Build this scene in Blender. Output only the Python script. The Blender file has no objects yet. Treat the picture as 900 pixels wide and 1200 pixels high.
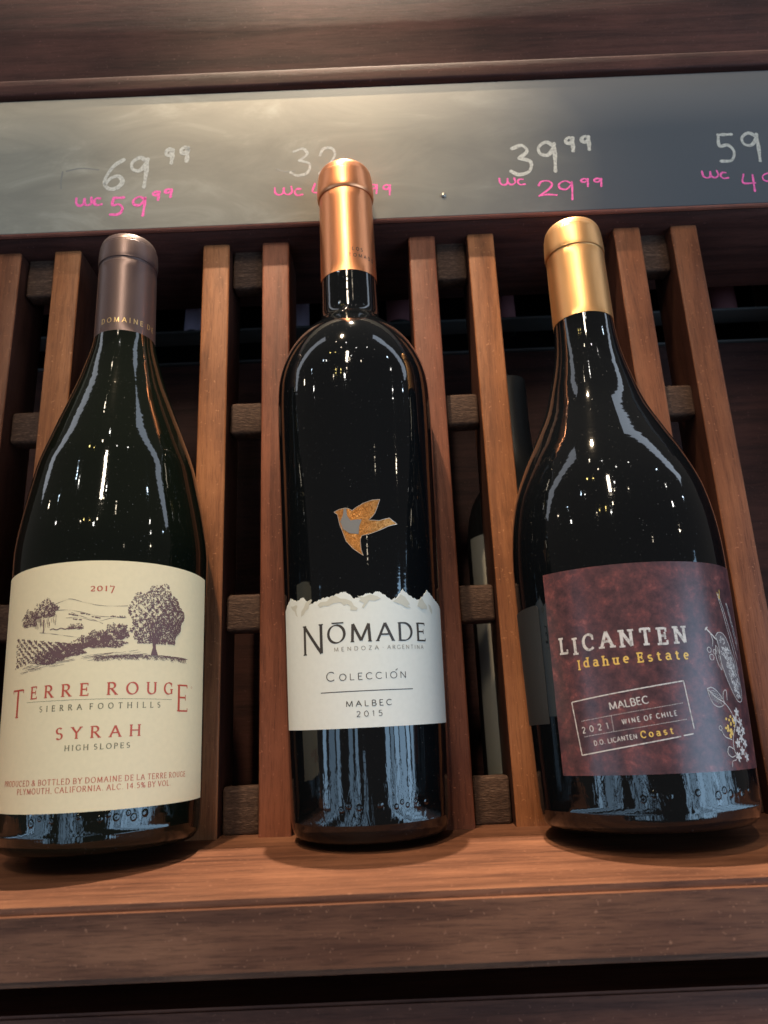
import bpy, bmesh, math, random
import numpy as np
from mathutils import Matrix, Vector
random.seed(7)
rng = np.random.default_rng(11)
S = bpy.context.scene
COL = S.collection
MM = 0.001
LEAN = math.radians(20)                 # the rack leans back 20 degrees from upright
RX = math.pi / 2 - LEAN                 # rack frame: x along the shelf, y up the slats, z out of the rack

def W(u, v, w):
    """rack frame (metres) to world"""
    s, c = math.sin(LEAN), math.cos(LEAN)
    return Vector((u, v * s - w * c, v * c + w * s))

# ------------------------------------------------------------------ camera
th, roll = math.radians(17.0), math.radians(2.4)
fw = np.array([0, math.sin(th), -math.cos(th)]); up0 = np.array([0, math.cos(th), math.sin(th)]); rt0 = np.array([1., 0, 0])
rt = math.cos(roll) * rt0 - math.sin(roll) * up0
up = math.sin(roll) * rt0 + math.cos(roll) * up0
cd = bpy.data.cameras.new('camera'); cam = bpy.data.objects.new('camera', cd); COL.objects.link(cam)
RW = Matrix.Rotation(RX, 3, 'X')
m3 = Matrix([RW @ Vector(rt), RW @ Vector(up), RW @ Vector(-fw)]).transposed()
cam.matrix_world = Matrix.Translation(W(0.0105158, 0.0395, 0.345)) @ m3.to_4x4()
cd.sensor_fit = 'VERTICAL'; cd.sensor_height = 24.0
cd.lens = 24.0 * 900 / 1200
cd.clip_start = 0.01; cd.clip_end = 60
cd.dof.use_dof = True; cd.dof.focus_distance = 0.33; cd.dof.aperture_fstop = 9.0
S.camera = cam

# ------------------------------------------------------------------ world and exposure
wd = bpy.data.worlds.new('World'); S.world = wd; wd.use_nodes = True
bg = wd.node_tree.nodes['Background']
bg.inputs[0].default_value = (0.75, 0.68, 0.62, 1); bg.inputs[1].default_value = 0.1
S.view_settings.view_transform = 'Standard'; S.view_settings.look = 'None'
S.view_settings.exposure = 0.29; S.view_settings.gamma = 1.0
S.cycles.max_bounces = 6; S.cycles.sample_clamp_indirect = 4.0
S.cycles.use_denoising = True

# ------------------------------------------------------------------ lamps of the shop
TGT = W(0, 0.15, 0)
def direction(az, el):
    a, e = math.radians(az), math.radians(el)
    return Vector((math.sin(a) * math.cos(e), -math.cos(a) * math.cos(e), math.sin(e)))

def bulb(az, el, power, col=(1, 0.86, 0.66), rad=0.016, dist=None):
    d = dist or min(1.7 / math.sin(math.radians(el)), 4.2)
    l = bpy.data.lights.new('ceiling_bulb', 'POINT'); l.energy = power * d * d / 4; l.color = col; l.shadow_soft_size = rad * d / 2
    o = bpy.data.objects.new('ceiling_bulb', l); o.location = TGT + direction(az, el) * d; COL.objects.link(o)
    return o

def panel(name, az, el, dist, w, h, radiance, col, aim=None):
    l = bpy.data.lights.new(name, 'AREA'); l.shape = 'RECTANGLE'; l.size = w; l.size_y = h
    l.energy = radiance * w * h * math.pi; l.color = col
    o = bpy.data.objects.new(name, l); p = TGT + direction(az, el) * dist; o.location = p
    o.rotation_euler = ((aim or TGT) - p).to_track_quat('-Z', 'Y').to_euler(); COL.objects.link(o)
    return o

WARM, NEUT, COOL, YEL = (1, 0.85, 0.64), (1, 0.97, 0.9), (0.66, 0.84, 1.0), (1, 0.78, 0.25)
for az, el, p, c in [(-13, 45, 3.4, NEUT), (-9, 48, 1.0, WARM), (-20, 46, 0.8, YEL), (-29, 45, 0.9, YEL), (-33, 43, .8, WARM), (-57, 48, 0.9, COOL),
                     (-67, 33, 1.2, NEUT), (-74, 37, .7, COOL), (70, 32, 1.3, NEUT), (67, 25, 1.2, WARM), (13, 27, .3, WARM), (32, 32, .25, WARM), (76, 46, 1.6, COOL),
                     (73, 38, .7, NEUT), (0, 57, .9, NEUT), (-3, 54, .7, WARM), (-31, 68, 1.4, WARM), (-51, 58, .9, YEL), (-20, 75, .9, NEUT), (-61, 72, .8, WARM),
                     (16, 68, .8, NEUT), (47, 65, .8, NEUT), (-51, 49, .6, NEUT), (20, 52, .6, WARM), (-40, 60, .7, YEL), (-85, 30, .9, WARM), (88, 27, 1.0, COOL)]:
    bulb(az, el, p * .72, c)
# daylight: the shop front behind the photographer, seen low in the bottles
for az, w_, el, h_, rad in [(29, .34, 3, 1.5, 5.5), (35.5, .26, 4, 1.6, 3.4), (42, .36, 3, 1.5, 6.8), (50.5, .5, 3, 1.6, 5.6), (59, .3, 4, 1.6, 7.5), (67, .44, 2, 1.5, 5.0), (76, .3, 3, 1.5, 3.4),
                           (-4, .2, 1, 1.1, 2.2), (-14, .22, 3, 1.3, 3.6), (-22, .34, 2, 1.2, 2.4), (-40, .3, 2, 1.3, 3.4), (-49, .5, 1, 1.2, 2.2), (-60, .3, 3, 1.4, 5.0)]:
    panel('shop_window', az, el, 3.4, w_, h_, rad * .85, (0.44, 0.71, 1.0))
panel('ceiling_panel', 97, 48, 2.0, .22, 1.5, 2.6, (0.72, 0.84, 1.0))
panel('ceiling_panel', -101, 44, 2.0, .22, 1.5, 1.8, (0.84, 0.9, 1.0))
panel('ceiling_panel', -9, 58, 1.7, .07, .3, 130, (1.0, 0.86, 0.66))

def spot(name, pos, aim, power, size, blend, rad, col):
    l = bpy.data.lights.new(name, 'SPOT'); l.energy = power; l.spot_size = math.radians(size); l.spot_blend = blend
    l.shadow_soft_size = rad; l.color = col
    o = bpy.data.objects.new(name, l); o.location = pos
    o.rotation_euler = (aim - pos).to_track_quat('-Z', 'Y').to_euler(); COL.objects.link(o)
    return o
# track lamp over the display, slightly in front of the slats: throws the board's shadow on the slats
spot('track_lamp', W(-0.22, 1.45, 0.54), W(0.02, 0.205, -.01), 96, 17, 1.0, 0.018, (1, 0.76, 0.5))
# pendant almost in line with the slats: lights the ledge between the bottles
spot('pendant_lamp', W(0.0, 1.75, -0.028), W(0, 0.0, 0.05), 225, 30, 0.4, 0.01, (1, 0.83, 0.63))

# ------------------------------------------------------------------ materials
def mat(name, col=(0.8, 0.8, 0.8), rough=0.5, metal=0.0, spec=0.5):
    m = bpy.data.materials.new(name); m.use_nodes = True
    b = m.node_tree.nodes['Principled BSDF']
    b.inputs['Base Color'].default_value = (*col, 1); b.inputs['Roughness'].default_value = rough
    b.inputs['Metallic'].default_value = metal; b.inputs['Specular IOR Level'].default_value = spec
    return m
def nd(m, t, **kw):
    n = m.node_tree.nodes.new(t)
    for k, v in kw.items():
        if k in n.inputs: n.inputs[k].default_value = v
        else: setattr(n, k, v)
    return n
def lk(m, a, b): m.node_tree.links.new(a, b)
def ramp(m, stops):
    r = m.node_tree.nodes.new('ShaderNodeValToRGB'); e = r.color_ramp.elements
    while len(e) < len(stops): e.new(0.5)
    for x, (p, c) in zip(e, stops): x.position = p; x.color = (*c, 1)
    return r
def coords(m, scale, rot=(0, 0, 0)):
    tc = nd(m, 'ShaderNodeTexCoord'); mp = nd(m, 'ShaderNodeMapping'); mp.inputs['Scale'].default_value = scale; mp.inputs['Rotation'].default_value = rot
    lk(m, tc.outputs['Object'], mp.inputs['Vector']); return mp.outputs[0]

def wood(name, light, dark, axis='y', rough=0.42, pore=0.26, spec=0.2):
    m = mat(name, light, rough, spec=spec); b = m.node_tree.nodes['Principled BSDF']
    st = {'y': (1, .07, 1), 'x': (.07, 1, 1), 'z': (1, 1, .07)}[axis]
    v = coords(m, tuple(s * 150 for s in st))
    n1 = nd(m, 'ShaderNodeTexNoise', Scale=1.0, Detail=7.0, Roughness=.62, Distortion=.6); lk(m, v, n1.inputs['Vector'])
    v2 = coords(m, tuple(s * 1300 for s in st))
    n2 = nd(m, 'ShaderNodeTexNoise', Scale=1.0, Detail=4.0, Roughness=.7); lk(m, v2, n2.inputs['Vector'])
    v3 = coords(m, (14, 14, 14)); n3 = nd(m, 'ShaderNodeTexNoise', Scale=1.0, Detail=5.0); lk(m, v3, n3.inputs['Vector'])
    mid = tuple((a + c) / 2 for a, c in zip(light, dark))
    r = ramp(m, [(.36, tuple(c * .8 for c in dark)), (.5, mid), (.62, light)]); lk(m, n1.outputs[0], r.inputs[0])
    r3 = ramp(m, [(.35, (.68, .62, .6)), (.65, (1.1, 1.08, 1.05))]); lk(m, n3.outputs[0], r3.inputs[0])
    r2 = ramp(m, [(.36, (1 - pore, 1 - pore, 1 - pore)), (.5, (1, 1, 1))]); lk(m, n2.outputs[0], r2.inputs[0])
    x = nd(m, 'ShaderNodeMix', data_type='RGBA', blend_type='MULTIPLY'); x.inputs[0].default_value = 1
    lk(m, r.outputs[0], x.inputs[6]); lk(m, r2.outputs[0], x.inputs[7])
    y = nd(m, 'ShaderNodeMix', data_type='RGBA', blend_type='MULTIPLY'); y.inputs[0].default_value = 1
    lk(m, x.outputs[2], y.inputs[6]); lk(m, r3.outputs[0], y.inputs[7])
    v4 = coords(m, (650, 650, 650)); n4 = nd(m, 'ShaderNodeTexNoise', Scale=1.0, Detail=2.0, Roughness=.6); lk(m, v4, n4.inputs['Vector'])
    r4 = ramp(m, [(.66, (0, 0, 0)), (.74, (.55, .55, .55))]); lk(m, n4.outputs[0], r4.inputs[0])
    z = nd(m, 'ShaderNodeMix', data_type='RGBA'); lk(m, r4.outputs[0], z.inputs[0]); lk(m, y.outputs[2], z.inputs[6]); z.inputs[7].default_value = (*[min(.6, c * 1.7 + .02) for c in light], 1)
    lk(m, z.outputs[2], b.inputs['Base Color'])
    rr = nd(m, 'ShaderNodeMapRange'); rr.inputs['To Min'].default_value = rough + .18; rr.inputs['To Max'].default_value = rough - .05
    lk(m, n2.outputs[0], rr.inputs['Value']); lk(m, rr.outputs[0], b.inputs['Roughness'])
    bp = nd(m, 'ShaderNodeBump', Strength=.35, Distance=.0004); lk(m, n2.outputs[0], bp.inputs['Height']); lk(m, bp.outputs[0], b.inputs['Normal'])
    return m

M = {}
M['slat_gold'] = wood('golden_brown_wood', (.36, .145, .06), (.255, .095, .039))
M['slat_pink'] = wood('pinkish_brown_wood', (.24, .085, .047), (.175, .06, .033))
M['slat_mid'] = wood('reddish_brown_wood', (.255, .095, .044), (.18, .063, .03))
M['ledge'] = wood('worn_ledge_wood', (.205, .09, .05), (.125, .052, .03), axis='x', pore=.35)
M['side'] = wood('painted_shade_slat_side', (.085, .033, .022), (.055, .021, .015))  # shade on the slat sides, painted in as a darker wood
M['dark'] = wood('dark_red_wood', (.075, .028, .022), (.045, .017, .014), axis='x', rough=.6, spec=.2)
M['fascia'] = wood('brown_fascia_wood', (.15, .058, .036), (.095, .036, .024), axis='x', rough=.45)
M['lip'] = wood('painted_lit_edge_lip', (.27, .1, .07), (.19, .07, .05), axis='x', rough=.4)  # lighter brown paints in the light caught along the rail's edge
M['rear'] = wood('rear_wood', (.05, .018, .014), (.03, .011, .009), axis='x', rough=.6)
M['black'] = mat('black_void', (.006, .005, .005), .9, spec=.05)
M['shelf'] = mat('grey_shelf_edge', (.05, .046, .044), .6, spec=.2)

def endgrain():
    m = mat('end_grain_wood', (.1, .05, .032), .75, spec=.25); b = m.node_tree.nodes['Principled BSDF']
    v = coords(m, (90, 900, 200), (0, 0, math.radians(38)))
    n = nd(m, 'ShaderNodeTexNoise', Scale=1.0, Detail=6.0, Roughness=.7); lk(m, v, n.inputs['Vector'])
    v2 = coords(m, (500, 1500, 900), (0, 0, math.radians(38))); n2 = nd(m, 'ShaderNodeTexNoise', Scale=1.0, Detail=3.0); lk(m, v2, n2.inputs['Vector'])
    a = nd(m, 'ShaderNodeMath', operation='MULTIPLY'); lk(m, n.outputs[0], a.inputs[0]); lk(m, n2.outputs[0], a.inputs[1])
    r = ramp(m, [(.14, (.036, .018, .012)), (.3, (.072, .038, .025)), (.44, (.14, .085, .06))]); lk(m, a.outputs[0], r.inputs[0])
    lk(m, r.outputs[0], b.inputs['Base Color'])
    bp = nd(m, 'ShaderNodeBump', Strength=.8, Distance=.0008); lk(m, a.outputs[0], bp.inputs['Height']); lk(m, bp.outputs[0], b.inputs['Normal'])
    return m
M['end'] = endgrain()

def glass(name, tint):
    m = mat(name, tint, .045); b = m.node_tree.nodes['Principled BSDF']; b.inputs['IOR'].default_value = 1.52
    v = coords(m, (55, 210, 55)); n = nd(m, 'ShaderNodeTexNoise', Scale=1.0, Detail=2.0, Roughness=.5); lk(m, v, n.inputs['Vector'])
    v2 = coords(m, (1400, 1400, 1400)); n2 = nd(m, 'ShaderNodeTexNoise', Scale=1.0, Detail=2.0); lk(m, v2, n2.inputs['Vector'])
    r2 = ramp(m, [(.72, (0, 0, 0)), (.8, (1, 1, 1))]); lk(m, n2.outputs[0], r2.inputs[0])
    bp = nd(m, 'ShaderNodeBump', Strength=.32, Distance=.0002); lk(m, n.outputs[0], bp.inputs['Height'])
    tc = nd(m, 'ShaderNodeTexCoord'); sx = nd(m, 'ShaderNodeSeparateXYZ'); lk(m, tc.outputs['Object'], sx.inputs[0])
    foot = nd(m, 'ShaderNodeMapRange', interpolation_type='SMOOTHSTEP'); lk(m, sx.outputs[1], foot.inputs['Value'])
    for k_, q_ in (('From Min', .012), ('From Max', .042), ('To Min', 1.0), ('To Max', 0.0)): foot.inputs[k_].default_value = q_
    v4 = coords(m, (420, 95, 420)); n4 = nd(m, 'ShaderNodeTexNoise', Scale=1.0, Detail=3.0, Roughness=.55, Distortion=.8); lk(m, v4, n4.inputs['Vector'])
    hh = nd(m, 'ShaderNodeMath', operation='MULTIPLY'); lk(m, n4.outputs[0], hh.inputs[0]); lk(m, foot.outputs[0], hh.inputs[1])
    bp4 = nd(m, 'ShaderNodeBump', Strength=.4, Distance=.00026); lk(m, hh.outputs[0], bp4.inputs['Height']); lk(m, bp.outputs[0], bp4.inputs['Normal'])
    lk(m, bp4.outputs[0], b.inputs['Normal'])
    # dust specks lying on the glass
    x = nd(m, 'ShaderNodeMix', data_type='RGBA'); x.inputs[6].default_value = (*tint, 1); x.inputs[7].default_value = (.12, .12, .12, 1)
    lk(m, r2.outputs[0], x.inputs[0]); lk(m, x.outputs[2], b.inputs['Base Color'])
    q = nd(m, 'ShaderNodeMath', operation='MULTIPLY_ADD'); q.inputs[1].default_value = .3; q.inputs[2].default_value = .045
    lk(m, r2.outputs[0], q.inputs[0]); lk(m, q.outputs[0], b.inputs['Roughness'])
    return m
M['glass'] = glass('dark_bottle_glass', (.0028, .0034, .0042))
M['glass_green'] = glass('dark_green_bottle_glass', (.003, .0042, .0026))

M['dusty'] = mat('dusty_dark_glass', (.008, .008, .008), .45, spec=.25)
def foil(name, col, rough, metal=1.0, aniso=.6):
    m = mat(name, col, rough, metal); b = m.node_tree.nodes['Principled BSDF']
    v = coords(m, (260, 160, 260)); n = nd(m, 'ShaderNodeTexNoise', Scale=1.0, Detail=3.0); lk(m, v, n.inputs['Vector'])
    r = nd(m, 'ShaderNodeMapRange'); r.inputs['To Min'].default_value = rough - .03; r.inputs['To Max'].default_value = rough + .05
    lk(m, n.outputs[0], r.inputs['Value']); lk(m, r.outputs[0], b.inputs['Roughness'])
    v2 = coords(m, (120, 60, 120)); n2 = nd(m, 'ShaderNodeTexNoise', Scale=1.0, Detail=2.0); lk(m, v2, n2.inputs['Vector'])
    bp = nd(m, 'ShaderNodeBump', Strength=.12, Distance=.0002); lk(m, n2.outputs[0], bp.inputs['Height']); lk(m, bp.outputs[0], b.inputs['Normal'])
    return m
M['copper'] = foil('copper_foil', (.78, .315, .15), .34)
M['gold'] = foil('gold_foil', (.74, .40, .17), .4)
M['plum'] = foil('plum_foil', (.095, .06, .056), .36, metal=.55)

def paper(name, col, rough=0.6, amt=.02, spec=.3):
    m = mat(name, col, rough, spec=spec); b = m.node_tree.nodes['Principled BSDF']
    v = coords(m, (500, 500, 500)); n = nd(m, 'ShaderNodeTexNoise', Scale=1.0, Detail=5.0); lk(m, v, n.inputs['Vector'])
    r = ramp(m, [(.3, tuple(c * (1 - amt) for c in col)), (.7, tuple(min(1, c * (1 + amt)) for c in col))]); lk(m, n.outputs[0], r.inputs[0])
    lk(m, r.outputs[0], b.inputs['Base Color'])
    bp = nd(m, 'ShaderNodeBump', Strength=.12, Distance=.0002); lk(m, n.outputs[0], bp.inputs['Height']); lk(m, bp.outputs[0], b.inputs['Normal'])
    return m
M['cream'] = paper('cream_paper', (.80, .63, .385))
M['white'] = paper('off_white_paper', (.63, .625, .57))
M['greyprint'] = mat('beige_print', (.5, .47, .385), .6)
M['ink_dark'] = mat('dark_brown_ink', (.035, .025, .018), .55)
M['ink_mid'] = mat('grey_brown_ink', (.22, .19, .15), .55)
M['ink_red'] = mat('red_ink', (.52, .07, .035), .55)
M['ink_olive'] = mat('olive_ink', (.1, .08, .035), .55)
M['ink_plum'] = mat('plum_ink', (.15, .07, .066), .6)
M['ink_line'] = mat('rule_ink', (.1, .05, .035), .55)
M['pr_dim'] = mat('dim_grey_print', (.13, .1, .105), .5)
M['pr_yellow'] = mat('yellow_print', (.72, .45, .1), .45)
M['pr_gold'] = mat('gold_stamp', (.66, .45, .18), .35, .6)
M['cap_ink'] = mat('capsule_ink', (.05, .018, .01), .5)
M['grey_patch'] = mat('grey_foil', (.17, .16, .15), .5, .3)
M['pale_edge'] = mat('pale_foil_edge', (.75, .62, .5), .3, .8)

def maroon():
    m = mat('mottled_maroon_paper', (.06, .02, .025), .28, spec=.45); b = m.node_tree.nodes['Principled BSDF']
    v = coords(m, (185, 185, 185)); n = nd(m, 'ShaderNodeTexNoise', Scale=1.0, Detail=10.0, Roughness=.76, Distortion=.15); lk(m, v, n.inputs['Vector'])
    r = ramp(m, [(.36, (.044, .022, .026)), (.5, (.084, .037, .041)), (.6, (.15, .05, .05)), (.72, (.34, .12, .105))]); lk(m, n.outputs[0], r.inputs[0])
    lk(m, r.outputs[0], b.inputs['Base Color'])
    bp = nd(m, 'ShaderNodeBump', Strength=.15, Distance=.0002); lk(m, n.outputs[0], bp.inputs['Height']); lk(m, bp.outputs[0], b.inputs['Normal'])
    return m
M['maroon'] = maroon()

def foilbird():
    m = mat('hammered_copper_foil', (.62, .25, .06), .35, .85); b = m.node_tree.nodes['Principled BSDF']
    v = coords(m, (900, 900, 900)); n = nd(m, 'ShaderNodeTexNoise', Scale=1.0, Detail=3.0, Distortion=1.0); lk(m, v, n.inputs['Vector'])
    r = ramp(m, [(.34, (.42, .15, .035)), (.52, (.6, .24, .06)), (.72, (.8, .38, .13))]); lk(m, n.outputs[0], r.inputs[0]); lk(m, r.outputs[0], b.inputs['Base Color'])
    bp = nd(m, 'ShaderNodeBump', Strength=.5, Distance=.0003); lk(m, n.outputs[0], bp.inputs['Height']); lk(m, bp.outputs[0], b.inputs['Normal'])
    return m
M['foilbird'] = foilbird()

def slate():
    m = mat('smudged_board_painted_sheen', (.06, .06, .058), .34, spec=.12); b = m.node_tree.nodes['Principled BSDF']
    v = coords(m, (16, 40, 16)); n = nd(m, 'ShaderNodeTexNoise', Scale=1.0, Detail=8.0, Roughness=.65, Distortion=.8); lk(m, v, n.inputs['Vector'])
    r = ramp(m, [(.38, (.21, .193, .16)), (.55, (.245, .226, .186)), (.72, (.33, .31, .26))]); lk(m, n.outputs[0], r.inputs[0])
    tc = nd(m, 'ShaderNodeTexCoord'); sx = nd(m, 'ShaderNodeSeparateXYZ'); lk(m, tc.outputs['Object'], sx.inputs[0])
    n5 = nd(m, 'ShaderNodeTexNoise', Scale=9.0, Detail=4.0); lk(m, tc.outputs['Object'], n5.inputs['Vector'])
    ad = nd(m, 'ShaderNodeMath', operation='MULTIPLY_ADD'); ad.inputs[1].default_value = .12; lk(m, n5.outputs[0], ad.inputs[0]); lk(m, sx.outputs[0], ad.inputs[2])
    mr = nd(m, 'ShaderNodeMapRange'); mr.inputs['From Min'].default_value = .07; mr.inputs['From Max'].default_value = .2; lk(m, ad.outputs[0], mr.inputs['Value'])
    cl = nd(m, 'ShaderNodeMix', data_type='RGBA'); lk(m, mr.outputs[0], cl.inputs[0]); lk(m, r.outputs[0], cl.inputs[6]); cl.inputs[7].default_value = (.075, .08, .09, 1)  # pale left to blue-grey right: the board's reflection painted into its colour
    lk(m, cl.outputs[2], b.inputs['Base Color'])
    rr = nd(m, 'ShaderNodeMapRange'); rr.inputs['To Min'].default_value = .55; rr.inputs['To Max'].default_value = .75
    lk(m, n.outputs[0], rr.inputs['Value']); lk(m, rr.outputs[0], b.inputs['Roughness'])
    return m
M['slate'] = slate()
def chalk(name, col, lo, hi):
    m = mat(name, col, .85, spec=.2); b = m.node_tree.nodes['Principled BSDF']
    v = coords(m, (700, 700, 700)); n = nd(m, 'ShaderNodeTexNoise', Scale=1.0, Detail=4.0, Roughness=.7); lk(m, v, n.inputs['Vector'])
    r = ramp(m, [(lo, tuple(c * .55 for c in col)), (hi, col)]); lk(m, n.outputs[0], r.inputs[0]); lk(m, r.outputs[0], b.inputs['Base Color'])
    return m
M['chalk'] = chalk('white_chalk', (.5, .49, .45), .35, .6)
M['pink'] = chalk('pink_chalk_marker', (.82, .14, .4), .3, .55)
M['pr_white'] = chalk('white_print', (.6, .555, .53), .37, .5)
M['smear'] = mat('chalk_smear', (.15, .148, .138), .6)

# ------------------------------------------------------------------ mesh helpers
def obj(name, verts, faces, mats, parent=None, smooth=None, midx=None):
    me = bpy.data.meshes.new(name); me.from_pydata([tuple(v) for v in verts], [], faces)
    for m in (mats if isinstance(mats, (list, tuple)) else [mats]): me.materials.append(m)
    if midx is not None: me.polygons.foreach_set('material_index', midx)
    me.update()
    if smooth is not None:
        me.polygons.foreach_set('use_smooth', [True] * len(me.polygons)); me.set_sharp_from_angle(angle=math.radians(smooth))
    o = bpy.data.objects.new(name, me); COL.objects.link(o)
    if parent: o.parent = parent
    return o

def thing(name, label, cat, loc, tilt=0.0, group=None, spin=0.0):
    o = bpy.data.objects.new(name, None); COL.objects.link(o); o.empty_display_size = .02
    o.location = loc; o.rotation_mode = 'ZYX'; o.rotation_euler = (RX + tilt, 0, spin); o['label'] = label; o['category'] = cat
    if group: o['group'] = group
    return o

def box_geo(x0, x1, y0, y1, z0, z1, bev=0.0, seg=2):
    bm = bmesh.new(); bmesh.ops.create_cube(bm, size=1)
    for v in bm.verts:
        v.co = Vector((x0 + (v.co.x + .5) * (x1 - x0), y0 + (v.co.y + .5) * (y1 - y0), z0 + (v.co.z + .5) * (z1 - z0)))
    if bev: bmesh.ops.bevel(bm, geom=bm.edges[:], offset=bev, segments=seg, profile=.5, affect='EDGES')
    return bm
def bm_obj(name, bm, m, parent, smooth=40):
    me = bpy.data.meshes.new(name); bm.normal_update(); bm.to_mesh(me); bm.free(); me.materials.append(m)
    if smooth:
        me.polygons.foreach_set('use_smooth', [True] * len(me.polygons)); me.set_sharp_from_angle(angle=math.radians(smooth))
    o = bpy.data.objects.new(name, me); COL.objects.link(o); o.parent = parent
    return o
def box(name, x0, x1, y0, y1, z0, z1, m, parent, bev=.0008):
    return bm_obj(name, box_geo(x0 * MM, x1 * MM, y0 * MM, y1 * MM, z0 * MM, z1 * MM, bev, 3), m, parent)

def densify(pr, sub=6):
    """smooth a (v, r) outline with a centripetal-free Catmull curve; None breaks the curve"""
    out = []; seg = []
    def flush():
        if not seg: return
        p = [np.array(q, float) for q in seg]
        if len(p) < 3: out.extend(p)
        else:
            p = [2 * p[0] - p[1]] + p + [2 * p[-1] - p[-2]]
            for i in range(1, len(p) - 2):
                p0, p1, p2, p3 = p[i - 1:i + 3]
                d1 = np.linalg.norm(p2 - p1) + 1e-9
                t1 = (p2 - p0) / (np.linalg.norm(p1 - p0) + d1) * d1; t2 = (p3 - p1) / (np.linalg.norm(p3 - p2) + d1) * d1
                for k in range(sub):
                    t = k / sub
                    out.append((2*t**3-3*t*t+1)*p1 + (t**3-2*t*t+t)*t1 + (-2*t**3+3*t*t)*p2 + (t**3-t*t)*t2)
            out.append(p[-2])
        seg.clear()
    for q in pr:
        if q is None: flush()
        else: seg.append(q)
    flush()
    return out

def lathe(pr, n=96):
    vs, fs = [], []
    for v, r in pr:
        for k in range(n):
            a = 2 * math.pi * k / n
            vs.append((max(r, 1e-3) * MM * math.sin(a), v * MM, max(r, 1e-3) * MM * math.cos(a)))
    for i in range(len(pr) - 1):
        for k in range(n):
            a, b = i * n + k, i * n + (k + 1) % n
            fs.append((a, b, b + n, a + n))
    return vs, fs

# ------------------------------------------------------------------ a stroke alphabet (cap height 1)
def arc(cx, cy, rx, ry, a0, a1, n=18):
    return [(cx + rx * math.cos(math.radians(a0 + (a1 - a0) * i / n)), cy + ry * math.sin(math.radians(a0 + (a1 - a0) * i / n))) for i in range(n + 1)]
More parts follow.
